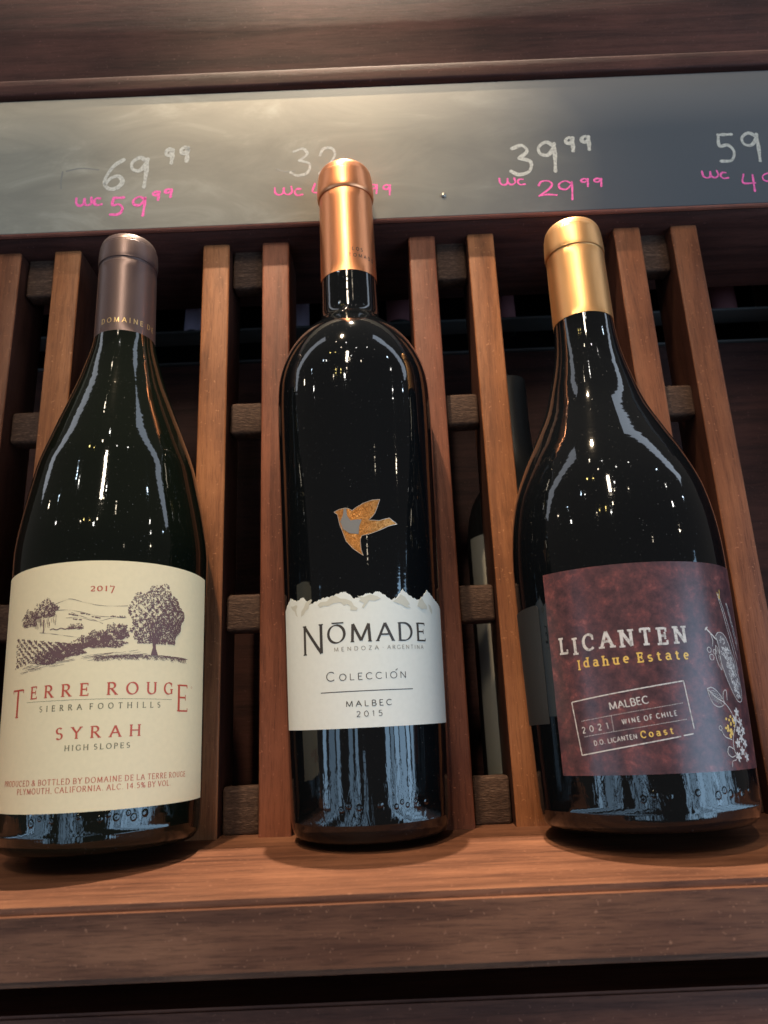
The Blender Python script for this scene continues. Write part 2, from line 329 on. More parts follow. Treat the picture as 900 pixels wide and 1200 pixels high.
# strokes: (points, flags); s / e = foot serif at start / end, S / E = upright serif at start / end
G = {
 'A': (.74, [([(.02, 0), (.37, 1)], 's'), ([(.37, 1), (.72, 0)], 'e'), ([(.15, .36), (.59, .36)], '')]),
 'B': (.6, [([(.08, 0), (.08, 1)], 'se'), ([(.08, 1), (.3, 1)] + arc(.3, .765, .21, .235, 90, -90) + [(.08, .53)], ''), ([(.08, .53), (.3, .53)] + arc(.3, .265, .26, .265, 90, -90) + [(.08, 0)], '')]),
 'C': (.7, [(arc(.4, .5, .37, .5, 45, 315, 28), 'S')]),
 'D': (.74, [([(.08, 0), (.08, 1)], 'se'), ([(.08, 1), (.28, 1)] + arc(.28, .5, .4, .5, 90, -90, 24) + [(.08, 0)], '')]),
 'E': (.56, [([(.08, 0), (.08, 1)], 'se'), ([(.08, 1), (.5, 1)], 'E'), ([(.08, .52), (.42, .52)], 'E'), ([(.08, 0), (.53, 0)], 'E')]),
 'F': (.52, [([(.08, 0), (.08, 1)], 'se'), ([(.08, 1), (.5, 1)], 'E'), ([(.08, .5), (.4, .5)], 'E')]),
 'G': (.74, [(arc(.4, .5, .37, .5, 45, 300, 28) + [(.66, .08)], 'S'), ([(.66, .02), (.66, .42)], 'e')]),
 'H': (.76, [([(.08, 0), (.08, 1)], 'se'), ([(.68, 0), (.68, 1)], 'se'), ([(.08, .52), (.68, .52)], '')]),
 'I': (.22, [([(.11, 0), (.11, 1)], 'se')]),
 'J': (.4, [([(.28, 1), (.28, .2)] + arc(.12, .18, .16, .2, 0, -120, 10), 's')]),
 'L': (.54, [([(.08, 0), (.08, 1)], 'se'), ([(.08, 0), (.52, 0)], 'E')]),
 'M': (.92, [([(.08, 0), (.12, 1)], 's'), ([(.12, 1), (.46, .05)], ''), ([(.46, .05), (.8, 1)], ''), ([(.8, 1), (.84, 0)], 'e')]),
 'N': (.78, [([(.1, 0), (.1, 1)], 's'), ([(.1, 1), (.68, 0)], 's'), ([(.68, 0), (.68, 1)], 'e')]),
 'O': (.8, [(arc(.4, .5, .37, .5, 90, 450, 36), '')]),
 'P': (.56, [([(.08, 0), (.08, 1)], 'se'), ([(.08, 1), (.28, 1)] + arc(.28, .73, .23, .27, 90, -90) + [(.08, .46)], '')]),
 'R': (.64, [([(.08, 0), (.08, 1)], 'se'), ([(.08, 1), (.28, 1)] + arc(.28, .75, .22, .25, 90, -90) + [(.08, .5)], ''), ([(.26, .5), (.6, 0)], 'e')]),
 'S': (.52, [(arc(.27, .745, .2, .255, 40, 270, 16) + arc(.26, .255, .22, .255, 85, -145, 16), '')]),
 'T': (.64, [([(.32, 0), (.32, 1)], 's'), ([(.03, 1), (.61, 1)], 'SE')]),
 'U': (.74, [([(.09, 1), (.09, .35)] + arc(.37, .32, .28, .32, 180, 360, 18) + [(.65, 1)], 'se')]),
 'V': (.7, [([(.02, 1), (.35, 0)], 's'), ([(.35, 0), (.68, 1)], 'e')]),
 'W': (.98, [([(.02, 1), (.27, 0)], 's'), ([(.27, 0), (.49, 1)], ''), ([(.49, 1), (.71, 0)], ''), ([(.71, 0), (.96, 1)], 'e')]),
 'X': (.66, [([(.03, 1), (.63, 0)], 'se'), ([(.03, 0), (.63, 1)], 'se')]),
 'Y': (.66, [([(.02, 1), (.33, .48)], 's'), ([(.64, 1), (.33, .48)], 's'), ([(.33, .48), (.33, 0)], 'e')]),
 'Z': (.6, [([(.05, 1), (.55, 1)], 'S'), ([(.55, 1), (.05, 0)], ''), ([(.05, 0), (.56, 0)], 'E')]),
 '0': (.6, [(arc(.3, .5, .26, .5, 90, 450, 30), '')]),
 '1': (.36, [([(.2, 0), (.2, 1)], 's'), ([(.06, .84), (.2, 1)], '')]),
 '2': (.56, [(arc(.27, .72, .22, .28, 160, -30, 16) + [(.06, .02)], ''), ([(.06, 0), (.52, 0)], 'E')]),
 '4': (.6, [([(.42, 0), (.42, 1)], ''), ([(.42, 1), (.04, .3)], ''), ([(.04, .3), (.58, .3)], '')]),
 '5': (.54, [([(.46, 1), (.13, 1)], ''), ([(.13, 1), (.09, .56)] + arc(.25, .32, .24, .32, 115, -140, 18), '')]),
 '7': (.54, [([(.04, 1), (.52, 1)], 'S'), ([(.52, 1), (.2, 0)], '')]),
 '%': (.8, [(arc(.18, .76, .15, .22, 0, 360, 16), ''), (arc(.62, .24, .15, .22, 0, 360, 16), ''), ([(.16, 0), (.64, 1)], '')]),
 '&': (.8, [([(.74, 0), (.2, .72)] + arc(.34, .8, .16, .2, 200, -20, 12) + [(.16, .4)] + arc(.3, .24, .25, .24, 150, 330, 12) + [(.72, .45)], '')]),
 '.': (.22, [([(.11, 0), (.11, .09)], '')]), ',': (.22, [([(.13, .07), (.07, -.14)], '')]),
 '-': (.4, [([(.05, .45), (.35, .45)], '')]),
 'd': (.62, [(arc(.28, .33, .24, .33, 20, 340, 22), ''), ([(.5, 1), (.5, 0)], 'se')]),
 'a': (.6, [([(.1, .56)] + arc(.27, .48, .2, .19, 150, 0, 10) + [(.47, .02)], 'e'), (arc(.26, .19, .21, .19, 40, 340, 18), '')]),
 'h': (.64, [([(.1, 0), (.1, 1)], 'se'), ([(.1, .42)] + arc(.31, .42, .2, .25, 160, 0, 10) + [(.51, 0)], 'e')]),
 'u': (.64, [([(.1, .66), (.1, .22)] + arc(.29, .22, .19, .22, 180, 340, 12), 's'), ([(.5, .66), (.5, 0)], 'se')]),
 'e': (.58, [([(.07, .36), (.5, .36)] + arc(.285, .34, .225, .33, 5, 310, 22), '')]),
 's': (.5, [(arc(.25, .49, .17, .17, 30, 270, 12) + arc(.25, .165, .19, .165, 85, -150, 12), '')]),
 't': (.5, [([(.2, .9), (.2, .16)] + arc(.34, .16, .14, .16, 180, 320, 10), ''), ([(.03, .66), (.42, .66)], '')]),
 'o': (.62, [(arc(.3, .33, .25, .33, 90, 450, 26), '')]),
}
G['old0'] = G['o']; G['old1'] = (.34, [([(.17, 0), (.17, .66)], 'se')]); G['old2'] = (.52, [(arc(.25, .46, .2, .2, 165, -35, 12) + [(.06, .02)], ''), ([(.06, 0), (.48, 0)], 'E')])
G['old7'] = (.52, [([(.05, .64), (.5, .64)], 'S'), ([(.5, .64), (.2, -.3)], '')])

class Print:
    """flat strokes and fills laid out in millimetres, each on its own hair-thin layer"""
    def __init__(self): self.v, self.f, self.m, self.h = [], [], [], 0
    def quad(self, pts, mi=0):
        b = len(self.v); self.v += [(x, y, self.h) for x, y in pts]; self.f.append(tuple(range(b, b + len(pts)))); self.m.append(mi)
    def stroke(self, pts, width, mi=0, step=.8, caps=False, layer=True):
        """width: number or function(direction) in mm"""
        p = [np.array(q, float) for q in pts]; d = [p[0]]
        for a, b in zip(p, p[1:]):
            n = max(1, int(np.linalg.norm(b - a) / step))
            d += [a + (b - a) * i / n for i in range(1, n + 1)]
        if layer: self.h = (self.h + 1) % 7
        b0 = len(self.v); N = len(d)
        for i in range(N):
            t = d[min(i + 1, N - 1)] - d[max(i - 1, 0)]
            L = np.linalg.norm(t) or 1; t = t / L; n = np.array([-t[1], t[0]])
            w = (width(t, i / max(1, N - 1)) if callable(width) else width) / 2
            self.v += [(*(d[i] + n * w), self.h), (*(d[i] - n * w), self.h)]
        for i in range(N - 1):
            k = b0 + 2 * i; self.f.append((k, k + 1, k + 3, k + 2)); self.m.append(mi)
        if caps:
            for q, t0 in ((d[0], d[0] - d[1]), (d[-1], d[-1] - d[-2])):
                t0 = t0 / (np.linalg.norm(t0) or 1); w = (width(t0, 0) if callable(width) else width) / 2; an = math.atan2(t0[1], t0[0])
                self.quad([(q[0] + w * math.cos(an + a), q[1] + w * math.sin(an + a)) for a in np.linspace(-math.pi / 2, math.pi / 2, 7)], mi)
    def fill(self, poly, mi=0, dx=.25):
        P = np.array(poly, float); self.h = (self.h + 1) % 7
        xs = np.arange(P[:, 0].min(), P[:, 0].max(), dx)
        def cuts(x):
            c = []
            for a, b in zip(P, np.roll(P, -1, 0)):
                if (a[0] <= x) != (b[0] <= x): c.append(a[1] + (x - a[0]) / (b[0] - a[0]) * (b[1] - a[1]))
            return sorted(c)
        for x in xs:
            l, r = cuts(x + 1e-4), cuts(x + dx - 1e-4)
            if len(l) != len(r): l = r = cuts(x + dx / 2)
            for k in range(0, len(l) - 1, 2):
                self.quad([(x, l[k]), (x + dx, r[k]), (x + dx, r[k + 1]), (x, l[k + 1])], mi)
    def blob(self, x, y, rx, ry, mi=0, n=6, rot=0):
        self.h = (self.h + 1) % 7
        self.quad([(x + rx * math.cos(a) * math.cos(rot) - ry * math.sin(a) * math.sin(rot), y + rx * math.cos(a) * math.sin(rot) + ry * math.sin(a) * math.cos(rot)) for a in [2 * math.pi * k / n for k in range(n)]], mi)
    def text(self, s, x0, x1, y, cap, mi=0, thick=.12, thin=.045, serif=.09, wf=1.0, y1=None, old=False, rough=0.0, slab=0.0, lift=None, sp=.46):
        keys = [('old' + c if old and 'old' + c in G else c) for c in s]
        adv = [(sp if k == ' ' else G[k][0]) * cap * wf for k in keys]
        gap = ((x1 - x0) - sum(adv)) / max(1, len(s) - 1 - s.count(' '))
        sl = ((y1 - y) / (x1 - x0)) if y1 is not None else 0.0
        x = x0; nib = math.radians(18)
        wid = lambda t, u: cap * (thin + (thick - thin) * abs(math.sin(math.atan2(t[1], t[0]) - nib)))
        for j, (k, a) in enumerate(zip(keys, adv)):
            if k != ' ':
                jy = (lift[j] if lift else 0) + rough * (random.random() - .5)
                def tr(q): 
                    X = x + q[0] * cap * wf; Y = q[1] * cap + jy
                    return (X - Y * sl, y + (X - x0) * sl + Y)
                for pts, fl in G[k][1]:
                    self.stroke([tr(q) for q in pts], wid, mi)
                    if serif:
                        hz = serif * cap; vt = serif * cap
                        for e, c in ((0, 's'), (-1, 'e')):
                            q = tr(pts[e])
                            if c in fl:
                                self.stroke([(q[0] - hz, q[1] - hz * sl), (q[0] + hz, q[1] + hz * sl)], cap * max(thin, slab), mi)
                            if c.upper() in fl:
                                dy = -1 if pts[e][1] > .8 else (1 if pts[e][1] < .2 else 0)
                                self.stroke([(q[0], q[1] - vt * (1.0 if dy <= 0 else .15) * 1.2), (q[0], q[1] + vt * (1.0 if dy >= 0 else .15) * 1.2)], cap * max(thin, slab), mi)
            x += a + (0 if k == ' ' else gap)
    def build(self, name, mats, parent, fn, lift=.10):
        vs = [fn(x, y, (lift + h * .012)) for x, y, h in self.v]
        fs = []
        for f in self.f:
            a = np.array([self.v[i][:2] for i in f]); b = np.roll(a, -1, 0)
            fs.append(f if (a[:, 0] * b[:, 1] - b[:, 0] * a[:, 1]).sum() > 0 else f[::-1])
        return obj(name, vs, fs, mats, parent, midx=self.m)

def wrap(radius, y0=0.0):
    """radius(v) in mm; x is arc length, y height above the ledge"""
    def fn(x, y, h):
        R = radius(y); a = x / R
        return ((R + h) * MM * math.sin(a), (y - y0) * MM, (R + h) * MM * math.cos(a))
    return fn

def sheet(name, x0, x1, bottom, top, radius, m, parent, y0, lift, nx=160, ny=14, corner=0):
    fn = wrap(radius, y0); vs, fs = [], []
    for i in range(nx + 1):
        x = x0 + (x1 - x0) * i / nx; e = min(x - x0, x1 - x)
        cut = corner - math.sqrt(max(0, corner**2 - (corner - e)**2)) if e < corner else 0
        b, t = bottom(x), top(x) - cut
        for j in range(ny + 1): vs.append(fn(x, b + (t - b) * j / ny, lift))
    for i in range(nx):
        for j in range(ny):
            a = i * (ny + 1) + j; fs.append((a, a + ny + 1, a + ny + 2, a + 1))
    # paper thickness: a rim folded down towards the glass
    rim = [i * (ny + 1) for i in range(nx + 1)] + [nx * (ny + 1) + j for j in range(1, ny + 1)] + [i * (ny + 1) + ny for i in range(nx - 1, -1, -1)] + [j for j in range(ny - 1, 0, -1)]
    base = len(vs)
    for r in rim:
        p = Vector(vs[r]); q = Vector((p.x, 0, p.z)); q = q * (1 - (lift + .05) * MM / q.length); vs.append((q.x, p.y, q.z))
    for k in range(len(rim)):
        a, b = rim[k], rim[(k + 1) % len(rim)]; fs.append((a, base + k, base + (k + 1) % len(rim), b))
    return obj(name, vs, fs, m, parent, smooth=50)

# ------------------------------------------------------------------ the rack
WS = -14.5                              # front face of the slats
LV = 4.0                                # top of the ledge
rack = thing('wine_rack', 'slatted brown wooden wine rack with paired upright slats and a ledge', 'wine rack', (0, 0, 0))
SW = 14.7
slats = [(-166.5, 'slat_mid'), (-149.6 - 14.9, None)]
for x0, mk in [(-197.0, 'slat_mid'), (-164.2, 'slat_gold'), (-82.6, 'slat_gold'), (-50.1, 'slat_pink'), (30.0, 'slat_pink'), (62.2, 'slat_gold'), (142.7, 'slat_mid'), (173.9, 'slat_mid')]:
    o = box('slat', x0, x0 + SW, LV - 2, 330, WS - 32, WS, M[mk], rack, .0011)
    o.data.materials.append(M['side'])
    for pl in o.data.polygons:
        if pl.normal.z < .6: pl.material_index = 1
for xc in (-172.7 - .5, -58.9 - .1, 53.5 - .1, 165.7):
    g = 16.9 / 2
    for (v0, v1) in ((283.5, 329), (197, 214.5), (95, 113), (LV + .2, 25.3)):
        box('spacer_block', xc - g, xc + g, v0, v1, WS - 17, WS - 7, M['end'], rack, .0018)
def bar(name, yz, m, bev):
    n = len(yz); bm = bmesh.new()
    bv = [bm.verts.new((x * MM, y * MM, z * MM)) for x in (-330, 330) for y, z in yz]
    for f in [tuple(range(n))[::-1], tuple(range(n, 2 * n))] + [(k, (k + 1) % n, n + (k + 1) % n, n + k) for k in range(n)]:
        bm.faces.new([bv[i] for i in f])
    bmesh.ops.recalc_face_normals(bm, faces=bm.faces[:])
    bmesh.ops.bevel(bm, geom=[e for e in bm.edges if abs(e.verts[0].co.x - e.verts[1].co.x) > .1], offset=bev, segments=2, affect='EDGES')
    return bm_obj(name, bm, m, rack)
SL = math.tan(math.radians(5))
lz = lambda z: LV - (z - WS) * SL
bar('ledge', [(lz(WS - 60), WS - 60), (lz(82), 82), (lz(82) - 22, 82), (lz(WS - 60) - 30, WS - 60)], M['ledge'], .0022)
bar('base_panel', [(-38, WS - 60), (-40, 58), (-190, 58), (-190, WS - 60)], M['fascia'], .001)
# top rail with a slanted underside, standing a little proud of the slats
bar('top_rail', [(306.2, WS - 62), (306.2, WS + .15), (311.2, -7.4), (331, -7.4), (331, WS - 62)], M['dark'], .0007)
bar('rail_lip', [(310.3, -7.3), (310.9, -5.4), (312.0, -5.0), (312.0, -7.3)], M['lip'], .0003)
# rear frame seen between the slats
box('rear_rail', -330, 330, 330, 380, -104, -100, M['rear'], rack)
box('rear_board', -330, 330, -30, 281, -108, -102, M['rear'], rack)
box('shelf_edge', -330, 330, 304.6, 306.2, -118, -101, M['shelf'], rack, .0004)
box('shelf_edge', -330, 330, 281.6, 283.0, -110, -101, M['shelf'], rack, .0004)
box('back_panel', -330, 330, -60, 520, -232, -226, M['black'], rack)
box('light_shield_panel', -330, 330, 520.2, 530, -232, -22, M['dark'], rack)  # unseen cover, added to keep the pendant's light off the rear boards
for sx in (-336.5, 330.5): box('side_panel', sx, sx + 6, -190, 520, -232, -24, M['dark'], rack)
box('header_panel', -330, 330, 414.3, 520, -60, -22, M['dark'], rack)

# ------------------------------------------------------------------ price board
BV = 312.2; BW = -5.9
board = thing('price_board', 'long smudged chalkboard strip with handwritten white and pink prices above the bottles', 'price board', W(0, BV * MM, BW * MM))
def bpt(x, y, h): return (x * MM, (y - BV) * MM, h * MM)
bm_obj('slate_panel', box_geo(-.33, .33, .0006, .0905, -.006, 0, .0004, 2), M['slate'], board)
bm_obj('trim', box_geo(-.33, .33, .091, .102, -.012, .004, .0015, 3), M['dark'], board)
def smooth_pts(pts, sub=6): return [tuple(p) for p in densify(pts, sub)]
HW = {  # handwritten figures in a unit box, width about .6
 '6': [[(.52, 1), (.3, .82), (.12, .5), (.06, .22), (.2, .02), (.42, .06), (.54, .26), (.42, .44), (.22, .38), (.1, .2)]],
 '9': [[(.5, .86), (.3, 1), (.08, .84), (.1, .62), (.3, .56), (.48, .78), (.52, .92)], [(.52, .95), (.5, .5), (.46, 0)]],
 '5': [[(.52, .98), (.14, .98)], [(.14, .98), (.12, .58), (.36, .6), (.5, .36), (.38, .06), (.06, .04)]],
 '2': [[(.06, .72), (.16, .96), (.38, .98), (.48, .76), (.34, .42), (.04, .04)], [(.04, .04), (.3, .1), (.58, .04)]],
 '3': [[(.1, .9), (.36, 1), (.48, .8), (.26, .56)], [(.26, .56), (.54, .42), (.48, .1), (.2, 0), (.02, .12)]],
 'w': [[(.0, .95), (.02, .3), (.14, .02), (.28, .2), (.32, .85)], [(.32, .85), (.34, .25), (.46, .02), (.6, .3), (.58, .98)]],
 'c': [[(.44, .9), (.2, .95), (.06, .5), (.2, .06), (.56, .12)]],
 '4': [[(.14, 1), (.06, .52), (.5, .48)], [(.46, .95), (.42, 0)]],
}
def handwrite(name, items, m, width):
    p = Print()
    for ch, x, y, w, h in items:
        for st in HW[ch]:
            pts = [(x + q[0] / .6 * w, y + q[1] * h) for q in st]
            wf = lambda t, u, a=random.random() * 6: width * (.88 + .18 * math.sin(a + u * 9)) 
            p.stroke(smooth_pts(pts) if len(pts) > 2 else pts, wf, 0, .6, caps=True)
    return p.build(name, [m], board, bpt, .05)
handwrite('chalk_price', [('6', -137.5, 339, 12.5, 19.5), ('9', -123, 339.6, 11.5, 20), ('9', -103.5, 355, 5, 9.5), ('9', -95, 356, 5, 9.5)], M['chalk'], 2.5)
handwrite('marker_price', [('w', -151, 329, 8.5, 5.2), ('c', -141.5, 328.8, 4.8, 5), ('5', -132.5, 322, 8.8, 11.5), ('9', -120.5, 320.8, 8.6, 12.5), ('9', -109.5, 331, 4.6, 5.2), ('9', -102.8, 332.2, 4.6, 5.4)], M['pink'], 1.65)
handwrite('chalk_price', [('3', -33.5, 343, 12, 18), ('2', -18, 343, 12, 18)], M['chalk'], 1.7)
handwrite('marker_price', [('w', -42, 330.6, 9.4, 5.2), ('c', -31.5, 329.8, 5, 4.6), ('4', -22, 326, 9, 11), ('9', -11, 326, 9, 11), ('9', 10, 329, 4.8, 6), ('9', 17, 327.8, 5, 6.6)], M['pink'], 1.2)
handwrite('chalk_price', [('3', 88, 337.5, 13, 19.5), ('9', 103.5, 338.5, 12, 20), ('9', 120, 352, 5.2, 9), ('9', 129, 352.5, 5.2, 9)], M['chalk'], 2.3)
handwrite('marker_price', [('w', 81.5, 331, 8.4, 4.6), ('c', 91, 330.6, 4.6, 4), ('2', 101.5, 322.6, 10.6, 10), ('9', 112.4, 319.6, 9.8, 12.4), ('9', 125.5, 328, 5, 5), ('9', 132.6, 327.6, 5.2, 5.2)], M['pink'], 1.15)
handwrite('chalk_price', [('5', 203, 340, 11.5, 19), ('9', 217, 340, 11.5, 19)], M['chalk'], 2.0)
handwrite('marker_price', [('w', 192.8, 330, 8.4, 4.8), ('c', 202, 329.2, 5, 4.2), ('4', 213, 320, 9, 11.5), ('9', 224, 319.6, 9.6, 12)], M['pink'], 1.15)
for a in ([(-160, 352), (-160.5, 346), (-160, 341)], [(-158, 352.5), (-150, 354), (-140, 352.5)], [(-41, 348), (-36, 346), (-31, 346.5)]):
    p = Print(); p.stroke(smooth_pts(a), .9, 0, caps=True); p.build('chalk_smudge', [M['smear']], board, bpt, .03)
pv, pf = lathe([(0, 1.5), (.5, 1.4), (.9, .9), (1.05, .1)], 20)
pin = obj('nail', [(x + .0502, z + .0136, y) for x, y, z in pv], [f[::-1] for f in pf], mat('dull_metal', (.3, .29, .27), .4, .8), board, smooth=40)

# ------------------------------------------------------------------ bottles
def bottle(label, x, w_base, tilt, outline, gl, lift, spin=0.0):
    outline = [(q[0] + lift * max(0, 12 - q[0]) / 12, q[1]) if q else None for q in outline]
    b = thing('wine_bottle', label, 'wine bottle', W(x * MM, LV * MM, w_base * MM), tilt, 'wine bottles standing against the slatted rack', spin)
    pr = densify(outline, 6); vs, fs = lathe(pr, 128)
    rad_v = np.array([q[0] for q in pr if q[0] > 1]); rad_r = np.array([q[1] for q in pr if q[0] > 1])
    o = np.argsort(rad_v); rad_v, rad_r = rad_v[o], rad_r[o]
    # moulded stippling round the heel and a few moulded marks
    hv = 2.6 + lift; hr = np.interp(hv, rad_v, rad_r)
    for k in range(86):
        a = 2 * math.pi * k / 86
        bump_at(vs, fs, a, hv, hr, .75, .5)
    for a, v in [(-.31, 14.4), (-.22, 15.9), (-.1, 15.1), (.14, 15.8), (.33, 14.6), (.4, 16.1), (.47, 14.8), (.58, 15.9), (.63, 14.3), (.74, 15.4)]:
        bump_at(vs, fs, a, v, np.interp(v, rad_v, rad_r), random.uniform(.75, 1.15), random.uniform(.16, .3), ring=random.random() < .6)
    obj('glass_body', vs, fs, gl, b, smooth=55)
    rad = lambda v: float(np.interp(v - LV, rad_v, rad_r))
    return b, rad
def bump_at(vs, fs, a, v, r, s, hgt, ring=False):
    b = len(vs); n = 10
    prof = [(1.6, -.25), (1.1, .12), (.55, hgt), (0.0, hgt * (.2 if ring else 1.05))]
    for rr, h in prof:
        for k in range(n):
            q = 2 * math.pi * k / n; aa = a + s * rr * math.cos(q) / r; vv = v + s * rr * 1.15 * math.sin(q)
            vs.append(((r + h * .8) * MM * math.sin(aa), vv * MM, (r + h * .8) * MM * math.cos(aa)))
    for i in range(len(prof) - 1):
        for k in range(n):
            c, d = b + i * n + k, b + i * n + (k + 1) % n; fs.append((c, d, d + n, c + n))
def capsule(parent, outline, m, name='capsule'):
    vs, fs = lathe(densify(outline, 5), 96)
    return obj(name, vs, fs, m, parent, smooth=35)

# --- tall straight bottle in the middle
nb, nr = bottle('tall straight black bottle in the middle with copper capsule and copper bird', -0.3, -5.4, .0424,
    [(6, .1), (3, 14), (0.3, 27), None, (.3, 27), (0, 29.6), (.9, 31.6), (3.6, 33.1), (8, 33.8), None, (8, 33.8), (44.7, 34.8), (110, 35.8), (160, 36.5), (185, 36.8), (198, 36.6), (206, 35.9), (213, 34.2), (220, 31.3), (226.5, 27.2), (232, 22.2), (235.5, 18.4), (237.6, 16.2), None,
     (237.6, 16.2), (239.5, 15.0), (243, 14.4), (264, 14.0)], M['glass'], 1.0, .008)
cap = capsule(nb, [(v_[0] + 2.4, v_[1]) if v_ else None for v_ in [(258.5, 13.9), (258.6, 14.25), None, (258.6, 14.25), (283, 14.0), (306.3, 13.75), None, (306.3, 13.75), (306.6, 14.25), (308, 14.75), (311, 14.8), (316, 14.5), (318.2, 14.35), None, (318.2, 14.3), (318.6, 14.15), (318.9, 14.2), None, (318.9, 14.2), (321.5, 13.7), (323.4, 12.6), (324.2, 11), (324.6, 0.05)]], M['copper'])
p = Print(); p.text('LOS', 2.7, 8.2, 275.8, 1.7, 0, .18, .18, 0, 1.1); p.text('TOMADO', .9, 15.5, 272.2, 1.75, 0, .18, .18, 0, 1.1)
p.build('capsule_lettering', [M['cap_ink']], cap, wrap(lambda v: 14.12, LV), .07)
top_pts = [(-46, 96), (-43, 98.2), (-40, 100.6), (-35.7, 103.3), (-33, 102.2), (-30.2, 101.4), (-26.5, 102.6), (-24.2, 100.6), (-22.2, 98.9), (-19, 99.9), (-15.2, 101), (-12, 101.2), (-6.3, 102.8), (-4.3, 101.8), (-2.1, 99.6), (.5, 100.4), (3.6, 101.7), (5.2, 101.2), (7.5, 102.4), (10, 101.1), (13.2, 98.7), (15.6, 99.6), (18.7, 103.2), (21, 101.4), (24, 99.8), (26.9, 99), (29.4, 100.6), (32.9, 103.7), (36, 101.9), (40, 99.8), (44, 98.4), (48, 96)]
tx, ty = np.array(top_pts).T
lab = sheet('front_label', -42.6, 46.5, lambda x: 48.6, lambda x: float(np.interp(x, tx, ty)) + .18 * math.sin(x * 3.1) + .12 * math.sin(x * 7.7), nr, M['white'], nb, LV, .12, 330, 10)
N3 = lambda px, py: ((px - 457) * .0962 + ((px - 457) / 300) ** 3 * 1.6 + .3, 101.1 - (py - 150) * .0888 - (px - 457) * .0042)
p = Print()
for poly in ([(108, 180), (128, 182), (150, 178), (158, 185), (148, 200), (152, 222), (158, 236), (146, 228), (138, 208), (122, 198)],
             [(178, 238), (182, 212), (196, 196), (208, 172), (236, 160), (242, 166), (226, 186), (222, 204), (206, 212), (196, 228)],
             [(268, 190), (282, 178), (312, 176), (334, 154), (352, 152), (372, 166), (396, 168), (420, 180), (430, 200), (446, 212), (440, 224), (414, 222), (416, 204), (400, 192), (388, 200), (374, 184), (346, 186), (318, 198), (296, 196), (280, 204)],
             [(444, 154), (470, 162), (500, 148), (530, 156), (546, 166), (520, 178), (496, 176), (486, 190), (470, 214), (464, 206), (474, 190), (452, 178), (462, 170)],
             [(598, 178), (622, 158), (634, 142), (654, 152), (668, 172), (676, 186), (664, 190), (680, 202), (656, 202), (636, 190), (614, 184)],
             [(714, 190), (726, 160), (742, 148), (756, 170), (770, 184), (768, 200), (752, 198), (738, 204), (728, 196)],
             [(778, 172), (794, 178), (804, 196), (802, 220), (790, 206)]):
    p.fill([N3(*q) for q in poly], 0, .15)
p.build('mountain_print', [M['greyprint']], lab, wrap(nr, LV), .17)
p = Print()
p.text('N', -27.2, -15.2, 78.5, 11.6, 0, .12, .045, .09, 1.3)
p.text('OMADE', -13.9, 30.0, 82.2, 7.1, 0, .17, .06, .11, 1.32)
p.stroke([(-12, 90.2), (-6.9, 90.1)], .55)
p.text('C', -15.1, -11.2, 67.2, 3.5, 0, .1, .075, 0, 1.5); p.text('OLECCION', -9.4, 18.3, 67.2, 2.5, 0, .115, .1, 0, 1.45)
p.stroke([(13.6, 70.2), (14.5, 70.9)], .3)
p.stroke([(-17.9, 62.75), (21.2, 62.75)], .34)
p.text('MALBEC', -7.1, 11.3, 56.85, 2.15, 0, .15, .12, 0, 1.45); p.text('2015', -3, 7.3, 52.85, 2.1, 0, .12, .1, 0, 1.4)
p.build('dark_lettering', [M['ink_dark']], lab, wrap(nr, LV), .17)
p = Print(); p.text('MENDOZA', -11.3, 7.0, 78.75, 1.55, 0, .14, .12, 0, 1.35); p.blob(8.8, 79.5, .14, .14); p.text('ARGENTINA', 10.6, 28.2, 78.75, 1.55, 0, .14, .12, 0, 1.3)
p.build('grey_lettering', [M['ink_mid']], lab, wrap(nr, LV), .17)
# copper bird fired on the glass
outline = [(-9.3, 136.7), (-7, 137.6), (-4.3, 138.0), (-2.8, 137.6), (-1.5, 136.7), (0.6, 138.2), (3.6, 139.8), (7, 141), (10.5, 141.4), (9.7, 139.4), (8.9, 137.3), (8, 135.3), (6.8, 133.8), (5.3, 132.4), (9.7, 132.1), (12.2, 132.9), (14.3, 133.4), (16, 132.1), (17.8, 130.9), (15.6, 130.4), (13.6, 129.8), (11.6, 128.8), (9.5, 127.9), (6, 126.6), (2.2, 125.8), (1.5, 124.4), (1.4, 123.0), (1.6, 120), (2.3, 117.3), (-1.7, 120.4), (-4.5, 123.8), (-6.0, 128.3), (-7, 131.3), (-7.4, 133.4), (-7.8, 135.5)]
p = Print(); p.fill(outline, 0, .12); bird = p.build('bird_emblem', [M['foilbird']], nb, wrap(nr, LV), .12)
p = Print(); p.fill([(-5.1, 137.7), (-4.5, 137.95), (-3.9, 137.8), (-3.8, 136), (-3.7, 134.6), (-2.3, 132.5), (0, 132.8), (2.4, 132.7), (1.2, 129.8), (0.8, 126.5), (-2.9, 127.0), (-5.7, 129.1), (-6.7, 132.4), (-5.4, 135.2)], 0, .12)
p.build('grey_breast', [M['grey_patch']], bird, wrap(nr, LV), .24)
p = Print(); p.stroke(outline + outline[:1], .22); p.build('pale_outline', [M['pale_edge']], bird, wrap(nr, LV), .3)

